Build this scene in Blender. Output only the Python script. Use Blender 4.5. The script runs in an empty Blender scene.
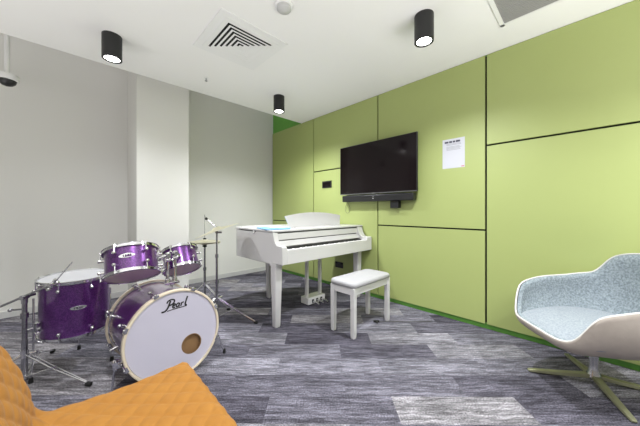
import bpy, bmesh, math, random
from mathutils import Vector, Matrix
random.seed(7)
S = bpy.context.scene
COL = S.collection
PI = math.pi
V = Vector

# ------------------------------------------------------------------ materials
def mat(name, col, rough=.5, metal=0., coat=0., spec=.5, noise=None, bump=None, emit=None, sheen=0., trans=0.):
    m = bpy.data.materials.new(name); m.use_nodes = True
    nt = m.node_tree; b = nt.nodes['Principled BSDF']
    b.inputs['Base Color'].default_value = (*col, 1)
    b.inputs['Roughness'].default_value = rough
    b.inputs['Metallic'].default_value = metal
    b.inputs['Coat Weight'].default_value = coat
    b.inputs['Coat Roughness'].default_value = .05
    b.inputs['Specular IOR Level'].default_value = spec
    b.inputs['Sheen Weight'].default_value = sheen
    b.inputs['Transmission Weight'].default_value = trans
    if emit:
        b.inputs['Emission Color'].default_value = (*emit[0], 1); b.inputs['Emission Strength'].default_value = emit[1]
    if noise or bump:
        tc = nt.nodes.new('ShaderNodeTexCoord')
    if noise:                                   # (scale, second colour)
        n = nt.nodes.new('ShaderNodeTexNoise'); n.inputs['Scale'].default_value = noise[0]; n.inputs['Detail'].default_value = 5
        r = nt.nodes.new('ShaderNodeValToRGB'); r.color_ramp.elements[0].position = .35; r.color_ramp.elements[1].position = .65
        r.color_ramp.elements[0].color = (*col, 1); r.color_ramp.elements[1].color = (*noise[1], 1)
        nt.links.new(tc.outputs['Object'], n.inputs['Vector']); nt.links.new(n.outputs['Fac'], r.inputs['Fac'])
        nt.links.new(r.outputs['Color'], b.inputs['Base Color'])
    if bump:                                    # (scale, strength)
        n = nt.nodes.new('ShaderNodeTexNoise'); n.inputs['Scale'].default_value = bump[0]; n.inputs['Detail'].default_value = 4
        bp = nt.nodes.new('ShaderNodeBump'); bp.inputs['Strength'].default_value = bump[1]; bp.inputs['Distance'].default_value = .004
        nt.links.new(tc.outputs['Object'], n.inputs['Vector']); nt.links.new(n.outputs['Fac'], bp.inputs['Height'])
        nt.links.new(bp.outputs['Normal'], b.inputs['Normal'])
    return m

M = {}
M['wall'] = mat('white_paint', (.74,.735,.70), .75, bump=(60,.05))
M['ceiling'] = mat('ceiling_paint', (.84,.835,.82), .8, bump=(50,.05))
M['panel'] = mat('green_laminate', (.365,.43,.142), .55, spec=.8, noise=(1.2,(.375,.44,.147)))
M['greenwall'] = mat('bright_green_paint', (.15,.42,.07), .6)
M['seamshade'] = mat('seam_shade_black', (.008,.010,.004), .9)
M['skirt'] = mat('white_skirting', (.62,.62,.61), .5)
M['black'] = mat('black_powdercoat', (.012,.012,.013), .45)
M['plastic'] = mat('black_plastic', (.015,.015,.016), .4)
M['rubber'] = mat('black_rubber', (.01,.01,.01), .8)
M['whitemetal'] = mat('white_metal', (.80,.80,.79), .5)
M['slot'] = mat('slot_dark', (.006,.006,.006), 1)
M['grille'] = mat('grille_grey', (.36,.36,.34), .6)
M['detect'] = mat('detector_grey', (.50,.50,.49), .5)
M['glow'] = mat('lamp_glow', (1,1,1), .5, emit=((1,.98,.95), 14))
M['chrome'] = mat('chrome', (.72,.72,.74), .12, 1.)
M['darkchrome'] = mat('brushed_steel', (.42,.42,.44), .25, 1.)
M['alu'] = mat('polished_aluminium', (.62,.62,.62), .22, 1.)
M['piano'] = mat('white_piano_lacquer', (.64,.632,.63), .22, coat=.4)
M['pianogrey'] = mat('pale_grey_lacquer', (.56,.54,.55), .35)
M['keywhite'] = mat('ivory_keys', (.8,.79,.76), .3)
M['keyblack'] = mat('ebony_keys', (.01,.01,.01), .3)
M['darkgrey'] = mat('dark_groove', (.10,.10,.09), .9)
M['seatvinyl'] = mat('white_vinyl', (.37,.368,.378), .6, bump=(120,.05))
M['blue'] = mat('blue_folder', (.14,.38,.66), .4, noise=(9,(.22,.48,.76)))
M['bluepaper'] = mat('pale_blue_paper', (.45,.62,.80), .6)
M['screen'] = mat('tv_screen', (.006,.003,.004), .10, spec=.3)
M['silver'] = mat('silver_trim', (.5,.5,.5), .3, 1.)
M['led'] = mat('white_print', (.75,.75,.75), .6)
M['paper'] = mat('white_paper', (.58,.59,.64), .6)
M['ink'] = mat('grey_ink', (.06,.06,.09), .7)
M['inkpale'] = mat('pale_ink', (.33,.34,.38), .7)
M['red'] = mat('red_print', (.6,.06,.12), .6)
M['head'] = mat('drumhead_white', (.52,.50,.60), .45)
M['headtom'] = mat('drumhead_tom_batter', (.44,.44,.46), .4)
M['headclear'] = mat('drumhead_tom_resonant', (.66,.50,.58), .3, coat=.3)
M['hoopwood'] = mat('cream_hoop', (.68,.59,.46), .35, coat=.3)
M['wood'] = mat('brown_pad', (.24,.135,.06), .8, bump=(40,.3))
M['logo'] = mat('logo_black', (.012,.012,.015), .5)
M['cymbal'] = mat('brass_cymbal', (.90,.86,.68), .38, 1., bump=(200,.1))
M['yellow'] = mat('mustard_velvet', (.29,.118,.006), .75, sheen=.06, noise=(14,(.315,.133,.009)), bump=(300,.15))
M['darkwood'] = mat('dark_wood_leg', (.03,.02,.015), .5)
M['shell'] = mat('beige_shell', (.38,.335,.29), .55, bump=(90,.08), noise=(30,(.41,.36,.315)))
M['rim'] = mat('pale_rim', (.68,.67,.65), .45)
M['fabric'] = mat('blue_grey_wool', (.16,.195,.22), .95, sheen=.1, noise=(85,(.31,.36,.39)), bump=(140,.6))
M['cushion'] = mat('pale_blue_grey_wool', (.22,.25,.285), .95, sheen=.05, noise=(100,(.31,.345,.38)), bump=(140,.5))
M['foot'] = mat('pale_green_grey_base', (.30,.30,.19), .35, metal=.5)
M['badge'] = mat('badge_silver', (.65,.65,.68), .25, .8)

def purple():
    m = mat('purple_sparkle_lacquer', (.10,.015,.22), .28, .5, coat=1.)
    nt = m.node_tree; b = nt.nodes['Principled BSDF']
    tc = nt.nodes.new('ShaderNodeTexCoord'); n = nt.nodes.new('ShaderNodeTexVoronoi'); n.inputs['Scale'].default_value = 260
    r = nt.nodes.new('ShaderNodeValToRGB'); r.color_ramp.elements[0].position = .1; r.color_ramp.elements[1].position = .9
    r.color_ramp.elements[0].color = (.048,.010,.085,1); r.color_ramp.elements[1].color = (.165,.038,.255,1)
    nt.links.new(tc.outputs['Object'], n.inputs['Vector']); nt.links.new(n.outputs['Color'], r.inputs['Fac'])
    nt.links.new(r.outputs['Color'], b.inputs['Base Color'])
    return m
M['purple'] = purple()

def carpet():
    m = bpy.data.materials.new('carpet_planks'); m.use_nodes = True
    nt = m.node_tree; b = nt.nodes['Principled BSDF']; N = nt.nodes.new; L = nt.links.new
    tc = N('ShaderNodeTexCoord')
    mp = N('ShaderNodeMapping'); mp.inputs['Rotation'].default_value = (0,0,math.radians(44.5)); mp.inputs['Location'].default_value = (.32,.06,0)
    L(tc.outputs['Object'], mp.inputs['Vector'])
    br = N('ShaderNodeTexBrick'); br.offset = .37; br.offset_frequency = 2; br.squash = 1
    br.inputs['Color1'].default_value = (0,0,0,1); br.inputs['Color2'].default_value = (1,1,1,1); br.inputs['Mortar'].default_value = (.3,.3,.3,1)
    br.inputs['Scale'].default_value = 1; br.inputs['Mortar Size'].default_value = .0; br.inputs['Brick Width'].default_value = .75; br.inputs['Row Height'].default_value = .21
    L(mp.outputs['Vector'], br.inputs['Vector'])
    sep = N('ShaderNodeSeparateXYZ'); L(mp.outputs['Vector'], sep.inputs[0])
    def streak(sx, sy, seed):
        c = N('ShaderNodeCombineXYZ')
        for k, s in ((0, sx), (1, sy)):
            mu = N('ShaderNodeMath'); mu.operation = 'MULTIPLY'; mu.inputs[1].default_value = s; L(sep.outputs[k], mu.inputs[0]); L(mu.outputs[0], c.inputs[k])
        mz = N('ShaderNodeMath'); mz.operation = 'MULTIPLY_ADD'; mz.inputs[1].default_value = 37.; mz.inputs[2].default_value = seed
        L(br.outputs['Color'], mz.inputs[0]); L(mz.outputs[0], c.inputs[2])
        n = N('ShaderNodeTexNoise'); n.inputs['Scale'].default_value = 1; n.inputs['Detail'].default_value = 3; n.inputs['Roughness'].default_value = .6
        L(c.outputs[0], n.inputs['Vector']); return n
    n1 = streak(5.5, 58, 0); n2 = streak(16, 170, 5)
    fine = N('ShaderNodeTexNoise'); fine.inputs['Scale'].default_value = 120; fine.inputs['Detail'].default_value = 2; L(mp.outputs['Vector'], fine.inputs['Vector'])
    base = N('ShaderNodeValToRGB'); cr = base.color_ramp; cr.interpolation = 'LINEAR'
    cr.elements[0].position = 0; cr.elements[0].color = (.060,.056,.072,1)
    cr.elements[1].position = 1; cr.elements[1].color = (.215,.205,.212,1)
    e = cr.elements.new(.3); e.color = (.105,.100,.124,1)
    e = cr.elements.new(.7); e.color = (.180,.175,.205,1)
    L(br.outputs['Color'], base.inputs['Fac'])
    def mul(col, fac, lo, hi, a, c):
        mr = N('ShaderNodeMapRange'); mr.inputs['From Min'].default_value = lo; mr.inputs['From Max'].default_value = hi
        mr.inputs['To Min'].default_value = a; mr.inputs['To Max'].default_value = c; L(fac, mr.inputs['Value'])
        mx = N('ShaderNodeVectorMath'); mx.operation = 'SCALE'; L(col, mx.inputs[0]); L(mr.outputs[0], mx.inputs['Scale']); return mx.outputs[0]
    c = mul(base.outputs['Color'], n1.outputs['Fac'], .36, .64, .62, 1.5)
    c = mul(c, n2.outputs['Fac'], .34, .66, .62, 1.42)
    n3 = streak(2.2, 11, 9); c = mul(c, n3.outputs['Fac'], .36, .64, .74, 1.28)
    c = mul(c, fine.outputs['Fac'], .3, .7, .45, 1.6)
    sc_ = N('ShaderNodeVectorMath'); sc_.operation = 'SCALE'; sc_.inputs['Scale'].default_value = .86; L(c, sc_.inputs[0]); c = sc_.outputs[0]
    L(c, b.inputs['Base Color']); b.inputs['Roughness'].default_value = .95; b.inputs['Specular IOR Level'].default_value = .1
    bp = N('ShaderNodeBump'); bp.inputs['Strength'].default_value = .25; bp.inputs['Distance'].default_value = .004
    L(fine.outputs['Fac'], bp.inputs['Height']); L(bp.outputs['Normal'], b.inputs['Normal'])
    return m
M['carpet'] = carpet()

# ------------------------------------------------------------------ mesh helpers
def frame(ax, hint=None):
    ax = V(ax).normalized()
    h = V(hint) if hint else (V((0,0,1)) if abs(ax.z) < .95 else V((1,0,0)))
    a = h.cross(ax).normalized(); b = ax.cross(a).normalized()
    return ax, a, b

class MB:
    def __init__(s): s.bm = bmesh.new()
    def box(s, x0,x1,y0,y1,z0,z1, mtx=None):
        c = [V((x,y,z)) for x in (x0,x1) for y in (y0,y1) for z in (z0,z1)]
        if mtx: c = [mtx @ p for p in c]
        v = [s.bm.verts.new(p) for p in c]
        for f in ((0,1,3,2),(4,6,7,5),(0,4,5,1),(2,3,7,6),(0,2,6,4),(1,5,7,3)): s.bm.faces.new([v[i] for i in f])
        return s
    def rings(s, rings, close=False, cap=True):
        R = [[s.bm.verts.new(p) for p in r] for r in rings]; n = len(R[0]); m = len(R)
        for i in range(m if close else m-1):
            A, B = R[i], R[(i+1) % m]
            for j in range(n): s.bm.faces.new((A[j], A[(j+1)%n], B[(j+1)%n], B[j]))
        if cap and not close:
            s.bm.faces.new(R[0][::-1]); s.bm.faces.new(R[-1])
        return s
    def cyl(s, p0, p1, r0, r1=None, n=20, cap=True):
        p0, p1 = V(p0), V(p1); r1 = r0 if r1 is None else r1
        ax, a, b = frame(p1-p0)
        rg = [[p + (a*math.cos(2*PI*k/n) + b*math.sin(2*PI*k/n))*r for k in range(n)] for p, r in ((p0,r0),(p1,r1))]
        return s.rings(rg, cap=cap)
    def lathe(s, prof, C=(0,0,0), ax=(0,0,1), n=48, close=False, cap=True):   # prof = [(r, h)]
        C = V(C); ax, a, b = frame(ax)
        rg = [[C + ax*h + (a*math.cos(2*PI*k/n) + b*math.sin(2*PI*k/n))*max(r, 1e-5) for k in range(n)] for r, h in prof]
        return s.rings(rg, close=close, cap=cap)
    def tube(s, pts, r, n=10, closed=False):
        pts = [V(p) for p in pts]; m = len(pts); rg = []; up = None
        for i, p in enumerate(pts):
            t = (pts[(i+1)%m]-pts[i-1]) if closed else (pts[min(i+1,m-1)]-pts[max(i-1,0)])
            t.normalize()
            if up is None: up = V((0,0,1)) if abs(t.z) < .9 else V((1,0,0))
            a = up.cross(t).normalized(); b = t.cross(a).normalized(); up = b
            rr = r[i] if isinstance(r, (list, tuple)) else r
            rg.append([p + (a*math.cos(2*PI*k/n) + b*math.sin(2*PI*k/n))*rr for k in range(n)])
        return s.rings(rg, close=closed)
    def prism(s, poly, d0, d1, plane='XY'):      # polygon extruded along the third axis
        def P(p, d):
            return {'XY': V((p[0],p[1],d)), 'YZ': V((d,p[0],p[1])), 'XZ': V((p[0],d,p[1]))}[plane]
        return s.rings([[P(p,d0) for p in poly], [P(p,d1) for p in poly]])
    def ball(s, c, r, n=12, sc=(1,1,1)):
        mt = Matrix.Translation(V(c)) @ Matrix.Diagonal((r*sc[0], r*sc[1], r*sc[2], 1))
        bmesh.ops.create_uvsphere(s.bm, u_segments=n, v_segments=max(6,n//2+2), radius=1, matrix=mt); return s
    def build(s, name, m, parent=None, bevel=0, smooth=True, ang=35):
        bmesh.ops.recalc_face_normals(s.bm, faces=s.bm.faces)
        me = bpy.data.meshes.new(name); s.bm.to_mesh(me); s.bm.free()
        me.materials.append(M[m] if isinstance(m, str) else m)
        if smooth:
            for p in me.polygons: p.use_smooth = True
            me.set_sharp_from_angle(angle=math.radians(ang))
        o = bpy.data.objects.new(name, me); COL.objects.link(o)
        if parent: o.parent = parent; o.matrix_parent_inverse = Matrix.Translation(-V(parent.location)) if parent.type == 'EMPTY' else Matrix()
        if bevel:
            b = o.modifiers.new('Bevel', 'BEVEL'); b.width = bevel; b.segments = 3; b.limit_method = 'ANGLE'
        return o

def tag(o, label=None, cat=None, group=None, kind=None):
    if label: o['label'] = label
    if cat: o['category'] = cat
    if group: o['group'] = group
    if kind: o['kind'] = kind
    return o
def thing(name, loc, label, cat, group=None):
    """Empty at the thing's base; its parts are written in world coordinates and parented to it."""
    o = bpy.data.objects.new(name, None); o.empty_display_size = .05; COL.objects.link(o); o.location = loc
    return tag(o, label, cat, group)
def struct(o, label=None): return tag(o, label, None, None, 'structure')
def copy_tree(o, dx, label, group=None):
    c = o.copy(); COL.objects.link(c); c.location = o.location + V(dx); c['label'] = label
    for ch in list(o.children):
        d = ch.copy(); COL.objects.link(d); d.parent = c
        for g in ch.children:
            e = g.copy(); COL.objects.link(e); e.parent = d
    return c

H = 2.653                     # ceiling height
XW = 2.94; XP = 2.91          # green wall and its panel faces
YW = 4.36                     # white wall
YE = 3.468                    # edge of the lowered ceiling
# ------------------------------------------------------------------ setting
struct(MB().box(-3,XW,-2.6,YW,-.08,0).build('floor','carpet',smooth=False), 'grey streaked carpet planks laid diagonally')
c = struct(MB().box(-3,XP+.012,-2.6,YE,H,H+.09).build('ceiling','ceiling',smooth=False), 'flat white ceiling ending short of the wall')
MB().box(-3,XW,YE-.3,YW,3.12,3.2).build('upper_ceiling','ceiling',c,smooth=False)
w = struct(MB().box(-3,XW,YW,YW+.1,0,3.2).build('wall_left','wall',smooth=False), 'plain white wall behind the drums')
struct(MB().box(.60,1.177,3.73,YW,0,3.12).build('trim_1','wall',smooth=False), 'square white column against the white wall')
b = struct(MB().box(-3,.60,YW-.012,YW,0,.07).box(1.177,XW-.02,YW-.012,YW,0,.07).build('baseboard_left','skirt',smooth=False), 'low white skirting')
w = struct(MB().box(XW,XW+.1,-2.6,YW+.1,0,3.2).build('wall_right','greenwall',smooth=False), 'green wall clad with lime laminate panels')
MB().box(XW-.012,XW,-2.4,YW-.03,.065,H-.01).build('seam_shade_sheet','seamshade',w,smooth=False)  # black sheet added behind the panels to paint the seams' shade
seams = [YW-.02, 3.149, 1.919, .697, -.525, -1.75]
g = .0085
levels = [(.055,.96,H-.004),(.055,1.778,H-.004),(.055,.96,H-.004),(.055,1.778,H-.004),(.055,.96,H-.004)]
for i in range(5):
    y1, y0 = seams[i]-g, seams[i+1]+g
    lv = levels[i]
    for a, bb in zip(lv[:-1], lv[1:]):
        MB().box(XP,XW-.012,y0,y1,a+(g if a > .1 else 0),bb-(g if bb < 2.6 else 0)).build('wall_panel','panel',w,bevel=.001,smooth=False)

# ------------------------------------------------------------------ ceiling fittings
R_ = .071; LB = 2.452
def downlight(x, y, label):
    t = thing('ceiling_light', (x,y,H), label, 'light', 'black cylinder downlights on the ceiling')
    MB().lathe([(R_,0),(R_,LB-H),(R_-.008,LB-H),(R_-.010,LB-H+.022)], (x,y,H)).build('housing','black',t)
    MB().lathe([(R_-.0002,.002),(R_-.016,.002),(R_-.016,.016),(R_-.006,.016),(R_-.006,.008)], (x,y,LB), close=True).build('trim_ring','black',t)
    MB().lathe([(R_-.0165,.006),(R_-.0165,.012)], (x,y,LB)).build('lamp_lens','glow',t)
    return t
downlight(.285,2.865,'black cylinder downlight on the ceiling above the drum kit, the leftmost one')
downlight(1.985,.891,'largest black cylinder downlight, on the ceiling near the green wall and nearest the viewer')
downlight(2.016,2.852,'smallest black cylinder downlight, above the piano by the far corner')
for x, y, pw in ((.285,2.865,44),(1.985,.891,92),(2.016,2.852,118),(.285,.891,50),(.285,-1.0,80),(1.985,-1.0,80)):
    l = bpy.data.lights.new('downlight_beam', 'SPOT'); l.energy = pw*1.75; l.spot_size = math.radians(150); l.spot_blend = 1
    l.shadow_soft_size = .03; l.color = (.95,.97,1)
    o = bpy.data.objects.new('downlight_beam', l); COL.objects.link(o); o.location = (x,y,LB-.003)

# supply air diffuser
cx, cy, hw = 1.13, 2.20, .305
t = thing('ceiling_vent', (cx,cy,H), 'square white louvred air vent on the ceiling', 'vent')
MB().box(cx-hw,cx+hw,cy-hw,cy+hw,H-.008,H).build('frame','whitemetal',t,bevel=.003)
MB().box(cx-.245,cx+.245,cy-.245,cy+.245,H-.012,H-.0081).build('core_panel','whitemetal',t,bevel=.002)
s = MB(); sl = MB()
for k in range(6):
    a = .205 - k*.036
    if a < .02: break
    # two sides only carry open slots, the blades hide the others
    wd = .018
    s.box(cx-a,cx-a+wd,cy-a,cy+a,H-.0135,H-.0121); s.box(cx-a,cx+a,cy-a,cy-a+wd,H-.0135,H-.0121)
s.build('slot','slot',t,smooth=False)
for k in range(6):
    a = .205 - k*.036
    sl.box(cx+a-.010,cx+a,cy-a,cy+a,H-.0135,H-.0121); sl.box(cx-a,cx+a,cy+a-.010,cy+a,H-.0135,H-.0121)
sl.build('blade','whitemetal',t,smooth=False)

# return grille at the right
t = thing('ceiling_grille', (2.2,.15,H), 'grey slatted air grille let into the ceiling near the green wall', 'vent')
MB().box(1.52,2.545,-.15,-.12,H-.012,H).box(1.52,2.545,.475,.505,H-.012,H).box(2.515,2.545,-.15,.505,H-.012,H).box(1.52,1.55,-.15,.505,H-.012,H).build('frame','whitemetal',t,bevel=.002)
s = MB(); s.box(1.55,2.515,-.12,.475,H-.004,H)
for k in range(48):
    x = 1.557 + k*.0201; s.box(x,x+.006,-.12,.475,H-.011,H-.004)
s.build('slats','grille',t,smooth=False)

t = thing('smoke_detector', (1.144,1.557,H), 'round grey smoke detector on the ceiling beside the square vent', 'detector')
MB().lathe([(.068,0),(.068,-.012),(.062,-.016)], t.location).build('base','whitemetal',t)
MB().lathe([(.052,-.016),(.052,-.034),(.036,-.046),(.0,-.048)], t.location).build('sensor_cap','detect',t)
t = thing('fire_sprinkler', (1.141,3.03,H), 'tiny metal sprinkler head on the ceiling above the white column', 'sprinkler')
MB().lathe([(.022,0),(.018,-.005)], t.location, n=20).build('escutcheon','whitemetal',t)
MB().cyl(t.location+V((0,0,-.004)), t.location+V((0,0,-.032)), .006).lathe([(.015,-.032),(.015,-.035)], t.location, n=16).build('nozzle','darkchrome',t)

px, py = -.395, 3.80
t = thing('security_camera', (px,py,2.35), 'white dome security camera hanging on a white pipe at the left', 'camera')
MB().cyl((px,py,2.42),(px,py,3.12),.019).build('pipe','whitemetal',t)
MB().lathe([(.02,.05),(.072,.048),(.078,.035),(.078,0),(.07,-.006)], (px,py,2.375)).build('housing','whitemetal',t)
MB().lathe([(.062,0),(.055,-.026),(.036,-.045),(.012,-.054),(0,-.055)], (px,py,2.369), n=32).build('dome','plastic',t)

# ------------------------------------------------------------------ things on the green wall
t = thing('television', (2.85,1.91,1.38), 'large black flat television mounted on the green wall', 'television')
y0, y1, z0, z1 = 1.342, 2.485, 1.368, 2.036
MB().box(2.815,2.84,y0,y1,z0,z1).build('cabinet','plastic',t,bevel=.003)
MB().box(2.838,2.875,y0+.2,y1-.2,z0+.1,z1-.15).build('rear_cover','plastic',t,bevel=.006)
MB().box(2.8135,2.8152,y0+.008,y1-.008,z0+.016,z1-.008).build('screen','screen',t,smooth=False)
MB().box(2.812,2.8152,y0+.003,y1-.003,z0+.001,z0+.007).build('bottom_trim','silver',t,smooth=False)
MB().box(2.8116,2.8134,1.905,1.945,z0-.003,z0+.010).build('logo_badge','silver',t,smooth=False)
MB().box(2.873,XP-.001,1.7,2.1,1.5,1.9).build('wall_bracket','plastic',t)
t = thing('soundbar', (2.86,1.90,1.31), 'long black soundbar on the wall just under the television', 'speaker')
MB().box(2.82,2.90,1.392,2.455,1.268,1.355).build('body','plastic',t,bevel=.012)
MB().box(2.8185,2.8205,1.925,1.935,1.30,1.312).box(2.8185,2.8205,1.925,1.935,1.325,1.33).build('indicator','led',t,smooth=False)
MB().box(2.90,XP,1.6,2.25,1.28,1.34).build('bracket','black',t)
t = thing('sensor_box', (2.86,1.60,1.26), 'small square black box on the wall under the soundbar', 'box')
MB().box(2.845,XP,1.59,1.70,1.18,1.2675).build('casing','plastic',t,bevel=.004)
pts = []
for k in range(25):
    a = 2*PI*k/24
    rr = .052 if k not in (0, 24) else .05
    z = 1.185 + .075*math.cos(a); wdt = .045*(1 - .55*max(0, math.cos(a)))
    pts.append((2.896, 2.415 + wdt*math.sin(a), z))
o = MB().tube(pts[:-1], .0022, 8, True).tube([(2.896,2.415,1.26),(2.893,2.41,1.27)], .003, 8).build('cable_loop','darkgrey')
tag(o, 'thin cable looped below the left end of the soundbar', 'cable')

def ypos(u, x=XP):            # wall coordinate seen at a given bearing, only used to lay out the fittings
    t_ = (u-320)/261.7; z = x/(.6966+.7175*t_); return (.7175-.6966*t_)*z, z
ya, za = ypos(322.5); yb, zb = ypos(331.7)
t = thing('wall_plate', (XP,(ya+yb)/2,1.55), 'small black wall plate on the green panel left of the television', 'control')
MB().box(XP-.010,XP,yb,ya,1.50,1.608).build('plate','plastic',t,bevel=.002)
MB().box(XP-.0125,XP-.009,yb+.02,ya-.02,1.52,1.588).build('rocker','screen',t,bevel=.001)
ya, za = ypos(335.6); yb, zb = ypos(343.2)
t = thing('power_outlet', (XP,(ya+yb)/2,.36), 'black power outlet low on the green wall under the piano', 'outlet')
MB().box(XP-.009,XP,yb,ya,.302,.388).build('plate','plastic',t,bevel=.002)
for q in (yb+.015, ya-.04): MB().box(XP-.013,XP-.008,q,q+.025,.36,.375).build('switch','screen',t)

t = thing('paper_notice', (XP,.99,1.75), 'white printed paper notice stuck on the green wall right of the television', 'notice')
y1, y0, z0, z1 = 1.102, .883, 1.595, 1.903     # left and right edges
MB().box(XP-.0015,XP-.0002,y0,y1,z0,z1).build('sheet','paper',t,smooth=False)
s = MB(); xx0, xx1 = XP-.0019, XP-.0014
y = y1-.022
for wd in (.045,.036,.030,.048): s.box(xx0,xx1,y-wd+.006,y,z1-.042,z1-.022); y -= wd
s.build('heading','ink',t,smooth=False)
s = MB()
for z in (.055,.066,.084,.095,.106,.118): s.box(xx0,xx1,y0+.03+random.random()*.03,y1-.04,z1-z,z1-z+.005)
s.build('text_lines','inkpale',t,smooth=False)
MB().box(xx0,xx1,y0+.005,y0+.035,z0+.008,z0+.015).build('red_mark','red',t,smooth=False)

# ------------------------------------------------------------------ piano
def arc(cx, cy, r, a0, a1, n):
    return [(cx+r*math.cos(math.radians(a0+(a1-a0)*k/n)), cy+r*math.sin(math.radians(a0+(a1-a0)*k/n))) for k in range(n+1)]
X0, X1, YF = 1.455, 2.897, 2.005
t = thing('digital_piano', (2.16,2.4,0), 'white digital baby grand piano beside the green wall', 'piano'); P = t
plan = [(X0,2.185),(X1,2.185),(X1,2.42),(X1-.04,2.58),(2.66,2.72),(2.48,2.82),(2.32,2.95),(2.14,3.06),(1.9,3.10),(1.66,3.07),(X0+.05,2.99),(X0,2.93)]
def shrink(pl, d):
    cxx = sum(p[0] for p in pl)/len(pl); cyy = 2.5
    return [(p[0]+(d if p[0] < cxx else -d)*(1 if abs(p[0]-cxx) > .2 else 0), p[1]+(-d if p[1] > cyy else d)) for p in pl]
MB().prism(plan, .615, .922).build('case','piano',P,bevel=.006)
MB().box(X0+.055,X1-.10,YF,2.19,.632,.735).build('key_bed','piano',P,bevel=.005)
MB().box(X0+.055,X1-.10,YF,YF+.028,.73,.769).build('key_slip','piano',P,bevel=.003)
prof = [(YF,.634),(YF,.798),(YF+.01,.806),(2.085,.808)] + [(y,z) for y,z in ((2.105,.814),(2.125,.832),(2.142,.862),(2.153,.895),(2.16,.928))] + [(2.19,.928),(2.19,.634)]
for a, bb in ((X0,X0+.055),(X1-.10,X1)):
    MB().prism(prof, a, bb, 'YZ').build('cheek','piano',P,bevel=.003)
# keyboard
kx0, kx1 = X0+.058, X1-.103
n = 52; kw = (kx1-kx0)/n; s = MB()
for k in range(n): s.box(kx0+k*kw+.0005,kx0+(k+1)*kw-.0005,YF+.030,YF+.165,.737,.768)
kb = s.build('keyboard','keywhite',P,smooth=False)
s = MB()
for k in range(n-1):
    if (k+5) % 7 in (0,1,3,4,5): s.box(kx0+(k+1)*kw-.0055,kx0+(k+1)*kw+.0055,YF+.058,YF+.165,.768,.779)
s.build('black_keys','keyblack',kb,smooth=False)
MB().box(kx0,kx1,YF+.118,YF+.172,.7795,.787).build('felt_strip','darkgrey',P,smooth=False)
MB().prism([(YF+.120,.787),(YF+.112,.794),(YF+.168,.842),(YF+.182,.842),(YF+.182,.789)], kx0, kx1, 'YZ').build('fallboard','piano',P,bevel=.002)
MB().box(kx0,kx1,YF+.176,YF+.19,.842,.852).build('groove','darkgrey',P,smooth=False)
MB().box(kx0,kx1,YF+.160,YF+.19,.852,.916).build('front_panel','piano',P,bevel=.003)
MB().box(kx0,kx1,YF+.168,YF+.19,.916,.928).build('gap_shade_strip','darkgrey',P,smooth=False)  # solid dark strip, paints the shade in the gap under the lid
# lid on a recessed spacer, leaving the open slit along the bass side
sp = [(X0+.025,2.20),(X1-.02,2.20),(X1-.02,2.42),(2.64,2.70),(2.3,2.93),(2.13,3.03),(1.9,3.07),(1.68,3.04),(X0+.05,2.95),(X0+.025,2.9)]
MB().prism(sp, .920, .934).build('lid_spacer','darkgrey',P,smooth=False)
for a, bb in ((2.17,2.48),(2.86,2.93)): MB().box(X0+.002,X0+.03,a,bb,.921,.934).build('rim_rail','piano',P,smooth=False)
lid = [(X0-.006,2.158)]+[(X1+.006,2.158)]+[(X1+.006,2.43),(X1-.035,2.59),(2.665,2.73),(2.485,2.83),(2.325,2.96),(2.14,3.072),(1.9,3.112),(1.655,3.082),(X0+.045,3.0),(X0-.006,2.935)]
ld = MB().prism(lid, .934, .953).build('lid','piano',P,bevel=.004)
MB().box(X0-.012,X0+.002,2.50,2.525,.905,.937).build('catch','chrome',ld)
# music rest
def rest():
    s = MB(); n = 24; za = .953; fr = []; 
    for k in range(n+1):
        u = k/n; x = 1.765 + (2.665-1.765)*u
        top = 1.128 - .042*(2*u-1)**2
        xt = 2.215 + (x-2.215)*1.03; xb = 2.215 + (x-2.215)*.93
        fr.append((xb, xt, top))
    th = .012
    front = []; 
    for xb, xt, top in fr:
        front.append(((xb,2.33,za),(xt,2.33+(top-za)*.28,top)))
    vs = []
    for bq, tq in front:
        vs.append([s.bm.verts.new(p) for p in (bq, tq, (tq[0],tq[1]+th,tq[2]-.002), (bq[0],bq[1]+th,bq[2]))])
    for A, B in zip(vs[:-1], vs[1:]):
        for j in range(4): s.bm.faces.new((A[j],A[(j+1)%4],B[(j+1)%4],B[j]))
    s.bm.faces.new(vs[0]); s.bm.faces.new(vs[-1][::-1])
    return s
mr = rest().build('music_rest','piano',P,bevel=.002)
MB().box(1.86,2.57,2.315,2.345,.952,.966).build('rest_ledge','piano',mr,bevel=.002)
def leg(x, y, top, w0=.044, w1=.031):
    s = MB()
    s.box(x-w0-.004,x+w0+.004,y-w0-.004,y+w0+.004,top-.03,top)
    rg = []
    for z, w in ((top-.03,w0),(top-.20,w0*.96),(.012,w1),(0,w1-.006)):
        c_ = w*.25
        rg.append([V((x+a,y+b_,z)) for a,b_ in ((w,-w+c_),(w,w-c_),(w-c_,w),(-w+c_,w),(-w,w-c_),(-w,-w+c_),(-w+c_,-w),(w-c_,-w))])
    return s.rings(rg)
for x, y in ((1.495,2.158),(2.79,2.16),(1.935,2.95)):
    leg(x,y,.634 if y < 2.5 else .617).build('leg','piano',P)
MB().box(2.075,2.355,2.335,2.475,.018,.098).build('pedal_box','piano',P,bevel=.004)
for x in (2.095,2.315): MB().box(x,x+.035,2.39,2.425,.096,.634).build('lyre_post','piano',P,bevel=.003)
for x in (2.145,2.215,2.285):
    pd = MB().tube([(x,2.345,.055),(x,2.29,.055),(x,2.245,.050),(x,2.215,.040)],[.010,.011,.014,.012],12).build('pedal','chrome',P)
    MB().box(x-.013,x+.013,2.325,2.337,.035,.075).build('pedal_collar','plastic',pd,bevel=.003)
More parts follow.
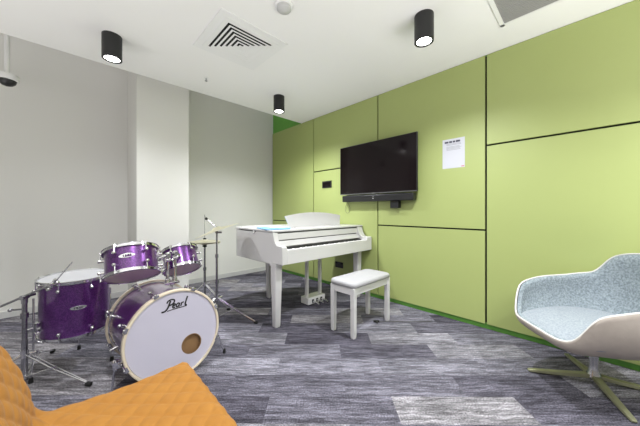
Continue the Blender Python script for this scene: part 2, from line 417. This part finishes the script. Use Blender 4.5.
# folder on the lid
t = thing('music_folder', (1.64,2.40,.953), 'bright blue folder lying on the piano lid beside the music rest', 'folder')
def slab(cxx, cyy, w_, d_, z0, z1, rot):
    m_ = Matrix.Translation((cxx,cyy,0)) @ Matrix.Rotation(rot,4,'Z'); return MB().box(-w_/2,w_/2,-d_/2,d_/2,z0,z1,m_)
slab(1.60,2.37,.27,.31,.953,.965,-.25).build('cover','blue',t,bevel=.003)
slab(1.66,2.415,.215,.29,.965,.970,-.12).build('sheet','bluepaper',t,bevel=.001)

# ------------------------------------------------------------------ bench
bx, by = 2.135, 1.60
t = thing('piano_bench', (bx,by,0), 'white rectangular piano bench with a padded seat in front of the piano', 'bench')
for sx in (-1,1):
    for sy in (-1,1):
        x = bx+sx*.280; y = by+sy*.122
        MB().rings([[V((x+a*w,y+b_*w,z)) for a,b_ in ((1,-1),(1,1),(-1,1),(-1,-1))] for z,w in ((0,.018),(.03,.020),(.45,.022))]).build('leg','piano',t,bevel=.003)
MB().box(bx-.292,bx+.292,by-.136,by-.118,.385,.452).box(bx-.292,bx+.292,by+.118,by+.136,.385,.452).box(bx-.294,bx-.276,by-.12,by+.12,.385,.452).box(bx+.276,bx+.294,by-.12,by+.12,.385,.452).build('apron','piano',t,bevel=.002)
def oct_(a, b_, c_): return [(bx-a+c_,by-b_),(bx+a-c_,by-b_),(bx+a,by-b_+c_),(bx+a,by+b_-c_),(bx+a-c_,by+b_),(bx-a+c_,by+b_),(bx-a,by+b_-c_),(bx-a,by-b_+c_)]
MB().rings([[V((p[0],p[1],z)) for p in oct_(a,b_,c_)] for a,b_,c_,z in ((.298,.142,.02,.450),(.309,.153,.03,.458),(.312,.156,.034,.474),(.308,.152,.034,.490),(.292,.138,.03,.499),(.22,.08,.02,.503))]).build('seat_cushion','seatvinyl',t,ang=50)
# plug and cable on the floor
t = thing('floor_plug', (2.30,1.52,0), 'small black plug lying on the carpet beside the bench', 'plug')
m_ = Matrix.Translation((2.295,1.53,0)) @ Matrix.Rotation(-.8,4,'Z')
MB().box(-.03,.03,-.012,.012,.001,.018,m_).box(-.008,.012,-.035,.03,.001,.012,m_).build('body','rubber',t,bevel=.003)
MB().tube([(2.31,1.515,.004),(2.40,1.43,.004),(2.50,1.33,.004),(2.62,1.21,.004),(2.72,1.14,.004)],.0025,8).build('cord','darkgrey',t)

# ------------------------------------------------------------------ drums
def axes(tilt, az): return V((math.sin(tilt)*math.cos(az), math.sin(tilt)*math.sin(az), math.cos(tilt)))
def drum(name, C, R, depth, ax, label, nl, badge_dir, legs=None, headm='head'):
    C = V(C); ax = V(ax).normalized(); base = C - ax*depth/2
    t = thing(name, (base.x,base.y,0 if legs else base.z), label, 'drum')
    _, a, b_ = frame(ax, (1,0,0) if abs(ax.z) > .5 else None)
    hd = depth/2
    MB().lathe([(R-.012,-hd+.014),(R-.012,hd-.014)], C, ax, 64, cap=False).lathe([(R-.018,-hd+.014),(R-.018,hd-.014)], C, ax, 64, cap=False).build('shell','purple',t)
    for sg in (1,-1):
        hp = MB().lathe([(R-.010,sg*(hd-.020)),(R+.001,sg*(hd-.020)),(R+.001,sg*(hd-.017)),(R-.003,sg*(hd-.014)),(R-.003,sg*(hd-.003)),(R+.002,sg*hd),(R-.006,sg*(hd+.002)),(R-.010,sg*(hd-.003))], C, ax, 64, close=True).build('hoop','chrome',t)
        MB().lathe([(R-.009,sg*(hd-.012)),(R-.016,sg*(hd-.007)),(1e-4,sg*(hd-.007))], C, ax, 64, cap=False).build('drumhead', headm if sg < 0 else 'headtom', t)
    # orientation of lugs around the axis
    for k in range(nl):
        an = 2*PI*k/nl + .35; d = a*math.cos(an) + b_*math.sin(an)
        for sg in (1,-1):
            l = MB()
            p = C + ax*sg*(hd-.055); l.cyl(p+d*(R-.013), p+d*(R+.010), .010, .011, 12); l.ball(p+d*(R+.011), .012, 12)
            l.cyl(p+d*(R+.006), C+ax*sg*(hd+.003)+d*(R+.006), .0032, None, 8)
            q = C+ax*sg*(hd-.006)+d*(R+.002); l.cyl(q-ax*.006, q+ax*.006, .008, None, 8)
            l.build('lug','chrome',t)
    # badge facing badge_dir
    bd = V(badge_dir); bd = (bd - ax*bd.dot(ax)).normalized(); sd = ax.cross(bd).normalized()
    def bshape(wid, hei, off):
        s = MB(); n = 24; rg = [[],[]]
        for k in range(n):
            an = 2*PI*k/n; x = wid*math.cos(an)*(abs(math.cos(an))**.3); y = hei*math.sin(an)
            th = x/(R-.012)
            for q, rr in ((0,R-.0125),(1,R-.012+off)): rg[q].append(C + ax*(y+.012) + (bd*math.cos(th) + sd*math.sin(th))*rr)
        return s.rings(rg)
    bg = bshape(.045 if R > .15 else .035, .015 if R > .15 else .011, .0025).build('badge','badge',t)
    s = MB()
    for x, w_ in ((-.018,.007),(-.006,.008),(.008,.006),(.019,.006)):
        for dy in (-.003,.004): 
            th = x/(R-.012); pc = C + ax*(dy+.012) + (bd*math.cos(th)+sd*math.sin(th))*(R-.0092)
            s.ball(pc, .0035, 8, (1,1,1))
    s.build('badge_lettering','logo',bg)
    return t, (a, b_)
ax1 = axes(.46,1.518)
drum('tom_drum', (.327,2.195,.787), .163, .19, ax1, 'purple rack tom drum on the left above the bass drum', 6, (-.30,-1,0), headm='headclear')
ax2 = axes(.54,1.61)
drum('tom_drum', (.682,2.352,.742), .137, .18, ax2, 'smaller purple rack tom drum on the right above the bass drum', 6, (1,.5,0), headm='headclear')
FT, _ = drum('floor_tom_drum', (.057,2.70,.462), .212, .405, axes(.03,4.4), 'tall purple floor tom drum standing on legs left of the bass drum', 8, (.03,-1,0), legs=True)
for az in (205, 322, 85):
    d = V((math.cos(math.radians(az)), math.sin(math.radians(az)), 0)); c0 = V((.057,2.70,0))
    L = MB(); q = c0+d*.236
    L.tube([q+V((0,0,.56)), q+V((0,0,.14)), q+d*.006+V((0,0,.08)), q+d*.012+V((0,0,.02))], .0055, 10)
    lg = L.build('leg','chrome',FT)
    MB().cyl(q+d*.012+V((0,0,0)), q+d*.012+V((0,0,.035)), .013,.010,12).build('rubber_foot','rubber',lg)
    MB().box(-.012,.012,-.016,.016,-.03,.03, Matrix.Translation(c0+d*.218+V((0,0,.36))) @ Matrix.Rotation(math.radians(az),4,'Z')).cyl(q+V((0,0,.36)), q+d*.03+V((0,0,.36)), .006, None, 8).build('leg_bracket','chrome',lg,bevel=.003)

# bass drum: front face towards -Y
KC = V((.540,1.962,.303)); KR = .302; KD = .545
kn = V((math.cos(-1.512)*math.cos(.055), math.sin(-1.512)*math.cos(.055), math.sin(.055)))
KM = KC - kn*KD/2
K = thing('bass_drum', (KM.x,KM.y,0), 'large purple bass drum lying on its side with a white front head', 'drum')
_, ka, kb_ = frame(kn)               # ka horizontal, kb_ up
if kb_.z < 0: kb_ = -kb_
ksx = V((1,0,0)) - kn*kn.x; ksx.normalize()
def KP(x, z, off=0): return KC + ksx*x + kb_*z + kn*off
MB().lathe([(KR-.020,-KD/2+.03),(KR-.020,KD/2-.03)], KM, kn, 80, cap=False).lathe([(KR-.027,-KD/2+.03),(KR-.027,KD/2-.03)], KM, kn, 80, cap=False).build('shell','purple',K)
for sg in (1,-1):
    e = sg*KD/2; hw_ = .036 if sg > 0 else .022
    MB().lathe([(KR-.014,e-sg*hw_),(KR,e-sg*(hw_-.002)),(KR+.001,e-sg*.004),(KR-.003,e),(KR-.014,e),(KR-.016,e-sg*.006)], KM, kn, 80, close=True).build('hoop','hoopwood',K)
# front head with its port hole
hx, hz, hr = .102, -.098, .064
s = MB(); n = 72; rgs = []
for tt in [0,.35,.7,1.]:
    ring = []
    for k in range(n):
        an = 2*PI*k/n; ca, sa = math.cos(an), math.sin(an)
        # ray from the hole centre to the outer circle
        Ro = KR-.017; bq = hx*ca+hz*sa; cq = hx*hx+hz*hz-Ro*Ro; dist = -bq + math.sqrt(bq*bq-cq)
        rr = hr + (dist-hr)*tt; ring.append(KP(hx+rr*ca, hz+rr*sa, -.009))
    rgs.append(ring)
rgs.append([p - kn*.02 for p in rgs[-1]])
hd = s.rings(rgs, cap=False).build('front_drumhead','head',K,ang=60)
hd['label'] = 'white head with a round port hole and black script lettering'
MB().lathe([(hr+.004,-.012),(hr+.004,-.0085),(hr-.001,-.0075),(hr-.001,-.012)], KP(hx,hz), kn, 48, close=True).build('port_ring','wood',hd)
MB().lathe([(.15,-.05),(.15,-.035),(.14,-.030),(.0,-.028)], KP(hx-.02,hz+.02), kn, 40).build('muffling_pad','wood',K)
MB().lathe([(KR-.018,-KD+.012),(.0,-KD+.012)], KC, kn, 64, cap=False).build('batter_drumhead','head',K)
# claws and T rods
for k in range(8):
    an = 2*PI*(k+.5)/8; d = ksx*math.cos(an)+kb_*math.sin(an)
    tn = kn.cross(d)
    for sg in (1,-1):
        l = MB()
        e = KM + kn*sg*KD/2
        mt = Matrix((( *d,0),(*tn,0),(*kn,0),(0,0,0,1))).transposed()
        mt.translation = e + d*(KR-.002) - kn*sg*.018
        l.box(-.006,.010,-.016,.016,-.022,.022, mt)
        p = e + d*(KR+.010) - kn*sg*.012
        l.cyl(p, p-kn*sg*.12, .0035, None, 8); l.ball(p+kn*sg*.008, .009, 10)
        if abs(math.sin(an)) < .95: l.cyl(p+kn*sg*.006-tn*.02, p+kn*sg*.006+tn*.02, .004, None, 8)
        q = KM + kn*sg*(KD/2-.13)
        l.cyl(q+d*(KR-.022), q+d*(KR+.006), .012,.011,12); l.ball(q+d*(KR+.008), .013, 12)
        l.build('claw_hook','chrome',K,ang=40)
# spurs
for sx in (-1,1):
    b0 = KM + kn*(KD/2-.10) + ksx*sx*(KR-.03) - kb_*.10
    foot = V((.195,2.035,.012)) if sx < 0 else V((.918,2.055,.012))
    l = MB(); l.cyl(b0 - ksx*sx*.02, b0+ksx*sx*.035, .026,.022,16); l.box(-.02,.02,-.02,.02,-.02,.02, Matrix.Translation(b0+ksx*sx*.04))
    l.tube([b0+ksx*sx*.04+V((0,0,.03)), foot], [.0075,.0065], 10); l.ball(b0+ksx*sx*.04+V((0,0,-.03)), .011)
    sp_ = l.build('spur','chrome',K)
    MB().cyl(foot+V((0,0,-.012)), foot+V((0,0,.022)), .012,.010,12).build('rubber_tip','rubber',sp_)
# script lettering on the head
def ribbon(bm_, pts, wds, off0=-.0086, off1=-.0074, cx_=0, cz_=0, sc=1):
    n = len(pts); A = []; B = []
    for i in range(n):
        p = V(pts[i]); q = V(pts[min(i+1,n-1)]) - V(pts[max(i-1,0)]); q.normalize(); nn = V((-q.y,q.x)); w_ = wds[i] if isinstance(wds, list) else wds
        A.append(p+nn*w_/2); B.append(p-nn*w_/2)
    def W(p, off): return KP(cx_+p.x*sc, cz_+p.y*sc, off)
    bm_.rings([[W(a_,off0),W(b2,off0),W(b2,off1),W(a_,off1)] for a_, b2 in zip(A,B)])
def smoothp(pts, k=5):
    out = []; P_ = [V(p) for p in pts]; n = len(P_)
    for i in range(n-1):
        p0,p1,p2,p3 = P_[max(i-1,0)],P_[i],P_[i+1],P_[min(i+2,n-1)]
        for j in range(k):
            u = j/k; out.append(.5*((2*p1)+(p2-p0)*u+(2*p0-5*p1+4*p2-p3)*u*u+(3*p1-p0-3*p2+p3)*u**3))
    out.append(P_[-1]); return out
L = MB()
def st(pts, w_): ribbon(L, smoothp(pts), w_*1.4, cx_=-.074, cz_=.180, sc=.0186)
def sl_(x, y): return (x+.28*y, y)
st([sl_(1.6,2.9),sl_(1.5,1.8),sl_(1.3,.6),sl_(.8,-.3),sl_(0,-.55),sl_(-.5,-.35)], .42)           # stem of P with tail
st([sl_(.6,2.2),sl_(.75,2.9),sl_(1.7,3.3),sl_(2.8,3.0),sl_(3.0,2.2),sl_(2.4,1.5),sl_(1.6,1.3)], .36)  # bowl of P
st([sl_(2.9,.75),sl_(3.5,.9),sl_(3.6,1.4),sl_(3.15,1.5),sl_(2.85,.9),sl_(3.1,.2),sl_(3.8,.25)], .30)   # e
st([sl_(5.0,1.4),sl_(4.4,1.45),sl_(4.1,.8),sl_(4.4,.2),sl_(4.9,.5),sl_(5.1,1.4),sl_(5.05,.4),sl_(5.4,.2)], .32)  # a
st([sl_(5.8,1.5),sl_(5.8,.8),sl_(5.8,.15)], .34); st([sl_(5.8,1.0),sl_(6.1,1.4),sl_(6.6,1.4)], .30)  # r
st([sl_(7.4,3.3),sl_(7.3,2.0),sl_(7.25,.8),sl_(7.5,.15),sl_(7.9,.3)], .40)                        # l
st([(1.2,-.55),(3.5,-.35),(6,-.25),(8.0,-.15)], .22)                                                # underline
L.build('lettering','logo',hd,smooth=False)

# tom holder on the bass drum
hb = V((.575,2.215,.585))
t = thing('tom_holder', hb, 'chrome double tom holder rising from the bass drum between the two toms', 'holder')
MB().box(hb.x-.05,hb.x+.05,hb.y-.03,hb.y+.03,.597,.612).cyl(hb+V((-.025,0,.01)), hb+V((-.025,0,.05)), .020,.017).cyl(hb+V((.025,.01,.01)), hb+V((.025,.01,.05)), .020,.017).build('base_plate','chrome',t,bevel=.003)
for sx, top, tgt in ((-1, V((.548,2.205,.815)), V((.485,2.20,.80))), (1, V((.604,2.222,.822)), V((.632,2.228,.795)))):
    bse = hb + V((sx*.025,.005 if sx > 0 else 0,.04))
    tb = MB().tube([bse, top], .0115, 14).build('post','chrome',t)
    l = MB(); l.ball(top, .022, 14); l.cyl(top, tgt, .013, .015, 14); l.cyl(top-V((0,.02,0)), top+V((0,.02,0)), .012); l.cyl(top+V((0,-.032,0)), top+V((0,-.018,0)), .016, None, 6)
    l.cyl(top+V((-.015,0,-.035)), top+V((.015,0,-.035)), .019,.019,14)
    l.build('clamp','chrome',tb)

def tripod(t, c, r, ht, azs, mat_='chrome', rt=.011):
    c = V(c)
    for az in azs:
        d = V((math.cos(math.radians(az)), math.sin(math.radians(az)), 0)); sd = V((-d.y,d.x,0))
        l = MB()
        for s2 in (-1,1):
            l.tube([c+d*.018+sd*s2*.009+V((0,0,ht)), c+d*r*.45+sd*s2*.010+V((0,0,ht*.58)), c+d*r+sd*s2*.003+V((0,0,.018))], .0043, 8)
            l.tube([c+d*.016+sd*s2*.008+V((0,0,.055)), c+d*r*.45+sd*s2*.008+V((0,0,ht*.58))], .0030, 8)
        l.cyl(c+d*r*.45-sd*.018+V((0,0,ht*.58)), c+d*r*.45+sd*.018+V((0,0,ht*.58)), .006, None, 8)
        lg = l.build('leg',mat_,t)
        MB().cyl(c+d*(r-.02)+V((0,0,.016)), c+d*(r+.012)+V((0,0,.013)), .014,.013,12).build('rubber_foot','rubber',lg)
    MB().cyl(c+V((0,0,.04)), c+V((0,0,.07)), .017,None,16).build('lower_collar',mat_,t)
    MB().cyl(c+V((0,0,ht-.02)), c+V((0,0,ht+.03)), .021,.019,16).cyl(c+V((.01,0,ht)), c+V((.05,0,ht)), .006,None,8).ball(c+V((.055,0,ht)), .011, 10, (.5,1,1.3)).build('collar',mat_,t)

# boom stand without cymbal, far left
c0 = V((-.196,2.60,0)); t = thing('boom_stand', c0, 'chrome boom cymbal stand without a cymbal at the left of the drum kit', 'stand')
tripod(t, c0, .44, .20, (-46,74,194))
MB().cyl(c0+V((0,0,.03)), c0+V((0,0,.30)), .016).cyl(c0+V((0,0,.28)), c0+V((0,0,.56)), .0135).cyl(c0+V((0,0,.44)), c0+V((0,0,.475)), .020).cyl(c0+V((-.06,.03,.50)), c0+V((-.01,0,.50)),.006,None,8).ball(c0+V((-.065,.033,.50)),.012,10).build('pole','darkchrome',t)
rv = V((.7175,-.6966,0)); pv = c0+V((0,0,.578))
def bq(a, h_): return pv + rv*a + V((0,0,h_))
MB().cyl(pv-V((.014,.014,0)), pv+V((.014,.014,0)), .015).cyl(pv+V((0,0,-.04)), pv, .016).cyl(pv+V((.02,.02,0)), pv+V((.045,.045,0)), .008).build('tilter','darkchrome',t)
MB().tube([bq(-.30,-.123), bq(.19,.088)], .0078, 12).build('boom_arm','darkchrome',t)
MB().cyl(bq(.175,.066), bq(.205,.118), .010).cyl(bq(.19,.088)-V((.022,.022,0)), bq(.19,.088)+V((.022,.022,0)), .012).ball(bq(.16,.052), .013, 12).cyl(bq(.15,.04), bq(.14,.065), .006,None,8).cyl(bq(.20,.098), bq(.315,.232), .0038).build('cymbal_post','chrome',t)

# crash cymbal and stand
c0 = V((1.115,2.675,0)); t = thing('cymbal_stand', c0, 'chrome cymbal stand holding the tilted crash cymbal right of the drums', 'stand')
tripod(t, c0, .42, .25, (-50,70,190))
MB().cyl(c0+V((0,0,.03)), c0+V((0,0,.42)), .0145).cyl(c0+V((0,0,.42)), c0+V((0,0,.68)), .0115).cyl(c0+V((0,0,.68)), c0+V((0,0,.925)), .009).cyl(c0+V((0,0,.40)), c0+V((0,0,.44)), .019).cyl(c0+V((0,0,.665)), c0+V((0,0,.70)), .016).build('pole','darkchrome',t)
dn = (V((-.7175,.6966,0))*1.0 + V((.0,.0,0))).normalized()      # towards the drummer
cax = (V((0,0,1)) + dn*.36 - V((.6966,.7175,0))*.06).normalized()
cc = c0+V((0,0,.958))
MB().cyl(c0+V((-.015,0,.925)), c0+V((.04,-.03,.925)), .009).ball(c0+V((0,0,.928)), .014).tube([c0+V((0,0,.928)), cc-cax*.012, cc+cax*.03, cc+cax*.05+dn*.02, cc+cax*.10+dn*.055], .0045, 10).build('tilter','darkchrome',t)
MB().ball(cc+cax*.115+dn*.065, .014, 12).cyl(cc+cax*.012, cc+cax*.024, .014).build('felt_and_nut','rubber',t)
cym = lambda R: [(.006,.022),(.028,.022),(.042,.014),(.052,.006),(R*.55,-.004),(R,-.018),(R,-.0195),(R*.55,-.006),(.052,.004),(.042,.012),(.028,.020),(.006,.020)]
o = MB().lathe(cym(.228), cc, cax, 64, close=True).build('crash_cymbal','cymbal'); tag(o, 'large thin brass crash cymbal tilted on its stand', 'cymbal')

# hi hat
c0 = V((1.185,3.19,0)); t = thing('hi_hat_stand', c0, 'chrome hi-hat stand near the white wall behind the drums', 'stand')
tripod(t, c0, .34, .27, (-62,40,165))
MB().cyl(c0+V((0,0,.03)), c0+V((0,0,.45)), .0135).cyl(c0+V((0,0,.45)), c0+V((0,0,.735)), .0105).cyl(c0+V((0,0,.72)), c0+V((0,0,1.10)), .0028).cyl(c0+V((0,0,.44)), c0+V((0,0,.475)), .018).build('pole','darkchrome',t)
MB().cyl(c0+V((0,0,.718)), c0+V((0,0,.742)), .026,.020).build('cymbal_seat','rubber',t)
MB().cyl(c0+V((0,0,.80)), c0+V((0,0,.822)), .022,.016).build('clutch','rubber',t)
fp = MB().box(c0.x-.30,c0.x-.05,c0.y-.04,c0.y+.04,.01,.02, None).box(c0.x-.33,c0.x-.29,c0.y-.03,c0.y+.03,.0,.02).build('pedal','darkchrome',t,bevel=.003)
fl = [(r,-h_) for r,h_ in cym(.178)]
o = MB().lathe(fl, c0+V((0,0,.762)), (0,0,1), 56, close=True).build('hi_hat_cymbal','cymbal'); tag(o, 'lower brass hi-hat cymbal of the closed pair', 'cymbal', 'hi-hat cymbals')
o = MB().lathe(cym(.178), c0+V((0,0,.785)), (.03,.02,1), 56, close=True).build('hi_hat_cymbal','cymbal'); tag(o, 'upper brass hi-hat cymbal of the closed pair', 'cymbal', 'hi-hat cymbals')

# bass drum pedal and snare-side hardware behind the kit
t = thing('bass_drum_pedal', (.50,2.64,0), 'dark bass drum pedal behind the bass drum', 'pedal')
MB().box(.455,.545,2.56,2.86,.002,.012).build('base_plate','darkchrome',t,bevel=.003)
MB().box(.46,.54,2.60,2.85,-.005,.005, Matrix.Translation((0,0,.05)) ).build('footboard','darkchrome',t,bevel=.003)
MB().cyl((.44,2.585,0),(.44,2.585,.20),.009).cyl((.56,2.585,0),(.56,2.585,.20),.009).cyl((.43,2.585,.19),(.57,2.585,.19),.007).build('frame','chrome',t)
bt = MB().cyl((.5,2.585,.19),(.5,2.635,.34),.004).build('beater_rod','chrome',t)
MB().cyl((.5,2.60,.345),(.5,2.65,.335),.022).build('beater','rubber',t)

# ------------------------------------------------------------------ mustard quilted chair
t = thing('quilted_chair', (.1,1.03,0), 'mustard yellow quilted chair in the near left foreground', 'chair')
def quilt_profile():
    pts = []
    # seat from front lip to the bend, then the back
    pts += [V((.372,0,.385)), V((.386,0,.405)), V((.392,0,.428)), V((.384,0,.446)), V((.365,0,.455))]
    for k in range(1,30): pts.append(V((.365-.405*k/29,0,.455-.012*math.sin(PI*k/29))))
    r = .058; cx_, cz_ = -.040, .455+r
    lean = math.radians(9)
    for k in range(1,9):
        a = -PI/2 - (PI/2-lean)*k/8; pts.append(V((cx_+r*math.cos(a),0,cz_+r*math.sin(a))))
    p = pts[-1].copy(); d = V((-math.sin(lean),0,math.cos(lean)))
    for k in range(1,30):
        s_ = .36*k/29; pts.append(p + d*s_ + V((-.10*(s_/.36)**2.2,0,0)))
    q = pts[-1]
    pts += [q+V((-.012,0,.012)), q+V((-.032,0,.014)), q+V((-.048,0,.002))]
    return pts
prof = quilt_profile()
# resample
def resample(pts, step):
    out = [pts[0]]; acc = 0
    for a, b_ in zip(pts[:-1], pts[1:]):
        L_ = (b_-a).length; pos = step-acc
        while pos <= L_: out.append(a.lerp(b_, pos/L_)); pos += step
        acc = (acc+L_) % step
    return out
pp = resample(prof, .0055); ny = 96; Y0c, Y1c = .775, 1.305
s = MB(); grid = []; total = len(pp)*.0055
for i, p in enumerate(pp):
    tn = (pp[min(i+1,len(pp)-1)] - pp[max(i-1,0)]).normalized(); nn = V((tn.z,0,-tn.x)); 
    if i == 0: pass
    row = []
    S_ = i*.0055
    # rounded plan corners
    e = min(S_-.05, total-S_-.02)
    inset = .035*(1-min(1,max(0,e+.02)/.05))**2 if e < .03 else 0
    for j in range(ny+1):
        v_ = -1+2*j/ny; y = (Y0c+Y1c)/2 + ((Y1c-Y0c)/2-inset)*v_
        edge = max(0, abs(v_)-.93)/.07
        w1 = abs(math.sin(PI*(S_+y)/.078)); w2 = abs(math.sin(PI*(S_-y)/.078))
        q = (w1*w2)**.42; ed2 = max(0, abs(v_)-.86)/.14
        off = .0085*q*(1-.8*ed2)*min(1,.15+S_/.13) - .018*edge**2 
        row.append(s.bm.verts.new(V((p.x,y,p.z)) - nn*off*(-1)))
    grid.append(row)
for A, B in zip(grid[:-1], grid[1:]):
    for j in range(ny): s.bm.faces.new((A[j],A[j+1],B[j+1],B[j]))
up = s.build('quilted_cover','yellow',t,ang=80)
up.data.update()
# underside body following the same profile, offset inwards
inn = []
for i in range(0, len(pp), 4):
    tn = (pp[min(i+1,len(pp)-1)] - pp[max(i-1,0)]).normalized(); nn = V((tn.z,0,-tn.x)); inn.append((pp[i]-nn*.004, pp[i]-nn*.058))
s = MB(); rg = []
for a_, b2 in inn:
    rg.append([V((a_.x,Y0c+.006,a_.z)),V((a_.x,Y1c-.006,a_.z)),V((b2.x,Y1c-.02,b2.z)),V((b2.x,Y0c+.02,b2.z))])
s.rings(rg).build('seat_shell','yellow',t,ang=60)
for x, y in ((.30,.86),(.30,1.22),(-.06,.86),(-.06,1.22)):
    MB().cyl((x+(.03 if x > 0 else -.04),y+(.02 if y > 1 else -.02),0),(x,y,.41),.011,.017,14).build('leg','darkwood',t)
t.location.x += .016; t.location.y += .006

# ------------------------------------------------------------------ blue grey lounge chair
LC = V((2.53,-.02,0)); FA = 2.28
t = thing('lounge_chair', LC, 'blue-grey upholstered swivel lounge chair with a beige shell at the right', 'chair')
fx = V((math.cos(FA),math.sin(FA),0)); fy = V((-math.sin(FA),math.cos(FA),0)); LS = V((2.479,-.069,0))
def lerp_keys(keys, x):
    for (a,va),(b_,vb) in zip(keys[:-1],keys[1:]):
        if x <= b_:
            u = (x-a)/(b_-a); u = .5*u+.5*u*u*(3-2*u); return va+(vb-va)*u
    return keys[-1][1]
HD = [0,20,35,50,70,100,125,145,160,180]; HH = [.391,.386,.418,.573,.612,.663,.681,.812,.842,.868]
def rimh(d):
    d = abs(d); d = 360-d if d > 180 else d
    for k in range(9):
        if d <= HD[k+1]: return HH[k]+(HH[k+1]-HH[k])*(d-HD[k])/(HD[k+1]-HD[k])
GW = [math.exp(-.5*(q/3)**2) for q in range(-6,7)]
HK = [(a*2, sum(rimh(a*2+q*2)*w_ for q, w_ in zip(range(-6,7), GW))/sum(GW)) for a in range(91)]
def rimpt(th):
    d = abs(math.degrees(math.atan2(math.sin(th),math.cos(th))))
    h_ = lerp_keys(HK, d)
    ct, st_ = math.cos(th), math.sin(th); p_ = .602
    ax_ = .432 if ct > 0 else .322
    x = ax_*math.copysign(abs(ct)**p_, ct); y = .371*math.copysign(abs(st_)**p_, st_)
    k = (h_-.41)
    pass
    return x, y, h_
SH = .285     # bottom of the bowl
def shellpt(th, s_, inset):
    x, y, h_ = rimpt(th); r = s_
    rad = math.sin(r*PI/2)**.80 if r < 1 else 1
    drop = inset
    hh = SH + inset + (h_-SH-inset)*(r**2.4)
    kx = 1 - inset/.38
    return LS + fx*(x*rad*kx) + fy*(y*rad*kx) + V((0,0,hh))
n = 96; m_ = 26
def surf(inset, s1=1.0, s0=.04):
    return [[shellpt(2*PI*j/n, s0+(s1-s0)*i/m_, inset) for j in range(n)] for i in range(m_+1)]
o1 = surf(0.); o2 = surf(.012)
MB().rings(o1 + [[(a+b_)/2+V((0,0,.004)) for a,b_ in zip(o1[-1],o2[-1])]], cap=False).build('outer_shell','shell',t,ang=80)
rimo = MB(); rimo.tube([ (a*.5+b_*.5)+V((0,0,.001)) for a,b_ in zip(o1[-1],o2[-1])], .0055, 8, True); rimo.build('rim_edging','rim',t,ang=80)
i1 = surf(.014, .995); i2 = surf(.034, .97)
MB().rings(i2 + [[(a*.4+b_*.6)+V((0,0,.010)) for a,b_ in zip(i1[-1],i2[-1])]] + [[p+V((0,0,.004)) for p in i1[-1]]], cap=False).build('upholstery','fabric',t,ang=80)
# seat cushion filling the bowl
rg = []
for rr, hh in ((.02,.440),(.3,.441),(.6,.440),(.8,.437),(.92,.430),(.975,.420),(.96,.408),(.80,.396),(.5,.375),(.02,.37)):
    ring = []
    for j in range(n):
        th = 2*PI*j/n; x, y, h_ = rimpt(th); fr = max(0, math.cos(th))
        kx_ = .86+.105*min(1,fr*2) if fr > 0 else .86-.08*min(1,-math.cos(th)*2)
        ring.append(LS + fx*(x*rr*kx_) + fy*(y*rr*(.865+.04*fr-.11*min(1,max(0,-math.cos(th))*1.5))) + V((0,0,hh - .034*min(1,fr*1.6)*rr**3)))
    rg.append(ring)
MB().rings(rg).build('seat_cushion','cushion',t,ang=80)
# swivel base
MB().lathe([(.11,.30),(.10,.283),(.045,.275),(.030,.255),(.024,.20),(.022,.12),(.026,.085),(.036,.060),(.040,.045),(.0,.040)], LC, (0,0,1), 32).build('column','alu',t)
for az in (114.8,204.6,294.8,24.6):
    d = V((math.cos(math.radians(az)), math.sin(math.radians(az)), 0)); sd = V((-d.y,d.x,0))
    rg = []
    for r_, w_, z0_, z1_ in ((.015,.026,.040,.062),(.12,.022,.026,.046),(.25,.019,.012,.030),(.352,.016,.004,.018),(.362,.012,.005,.014)):
        c_ = LC+d*r_; rg.append([c_-sd*w_+V((0,0,z0_)),c_+sd*w_+V((0,0,z0_)),c_+sd*w_*.8+V((0,0,z1_)),c_-sd*w_*.8+V((0,0,z1_))])
    a_ = MB().rings(rg).build('base_leg','foot',t,bevel=.002)
    q = LC+d*.345; MB().cyl(q, q+V((0,0,.006)), .012).build('glide','rubber',a_)

# ------------------------------------------------------------------ light and camera
wd = bpy.data.worlds.new('daylight'); S.world = wd; wd.use_nodes = True
bg = wd.node_tree.nodes['Background']; bg.inputs['Color'].default_value = (1,.965,.90,1); bg.inputs['Strength'].default_value = .25
def area(name, loc, rot, sx, sy, e, col=(1,1,1)):
    l = bpy.data.lights.new(name,'AREA'); l.shape = 'RECTANGLE'; l.size = sx; l.size_y = sy; l.energy = e; l.color = col
    o = bpy.data.objects.new(name,l); COL.objects.link(o); o.location = loc; o.rotation_euler = rot; l.spread = math.radians(140); return o
# unseen upward area lights, added only to brighten the ceiling
area('added_ceiling_uplight', (0,-1.7,.35), (math.radians(172),0,0), 5.2, 1.8, 150, (1,.985,.96))
area('added_ceiling_uplight', (-2.0,1.4,.35), (math.radians(172),0,math.radians(-90)), 4.2, 1.8, 48, (1,.985,.96))
cam = bpy.data.cameras.new('camera'); co = bpy.data.objects.new('camera', cam); COL.objects.link(co)
cam.sensor_width = 36; cam.lens = 36*261.7/640; cam.shift_y = -2.5/640; cam.clip_start = .05
co.location = (0,0,1.15); co.rotation_euler = (math.radians(90),0,-math.atan2(.6966,.7175))
S.camera = co
S.view_settings.view_transform = 'Standard'; S.view_settings.look = 'None'; S.view_settings.exposure = .13; S.view_settings.gamma = 1
S.view_settings.use_curve_mapping = False
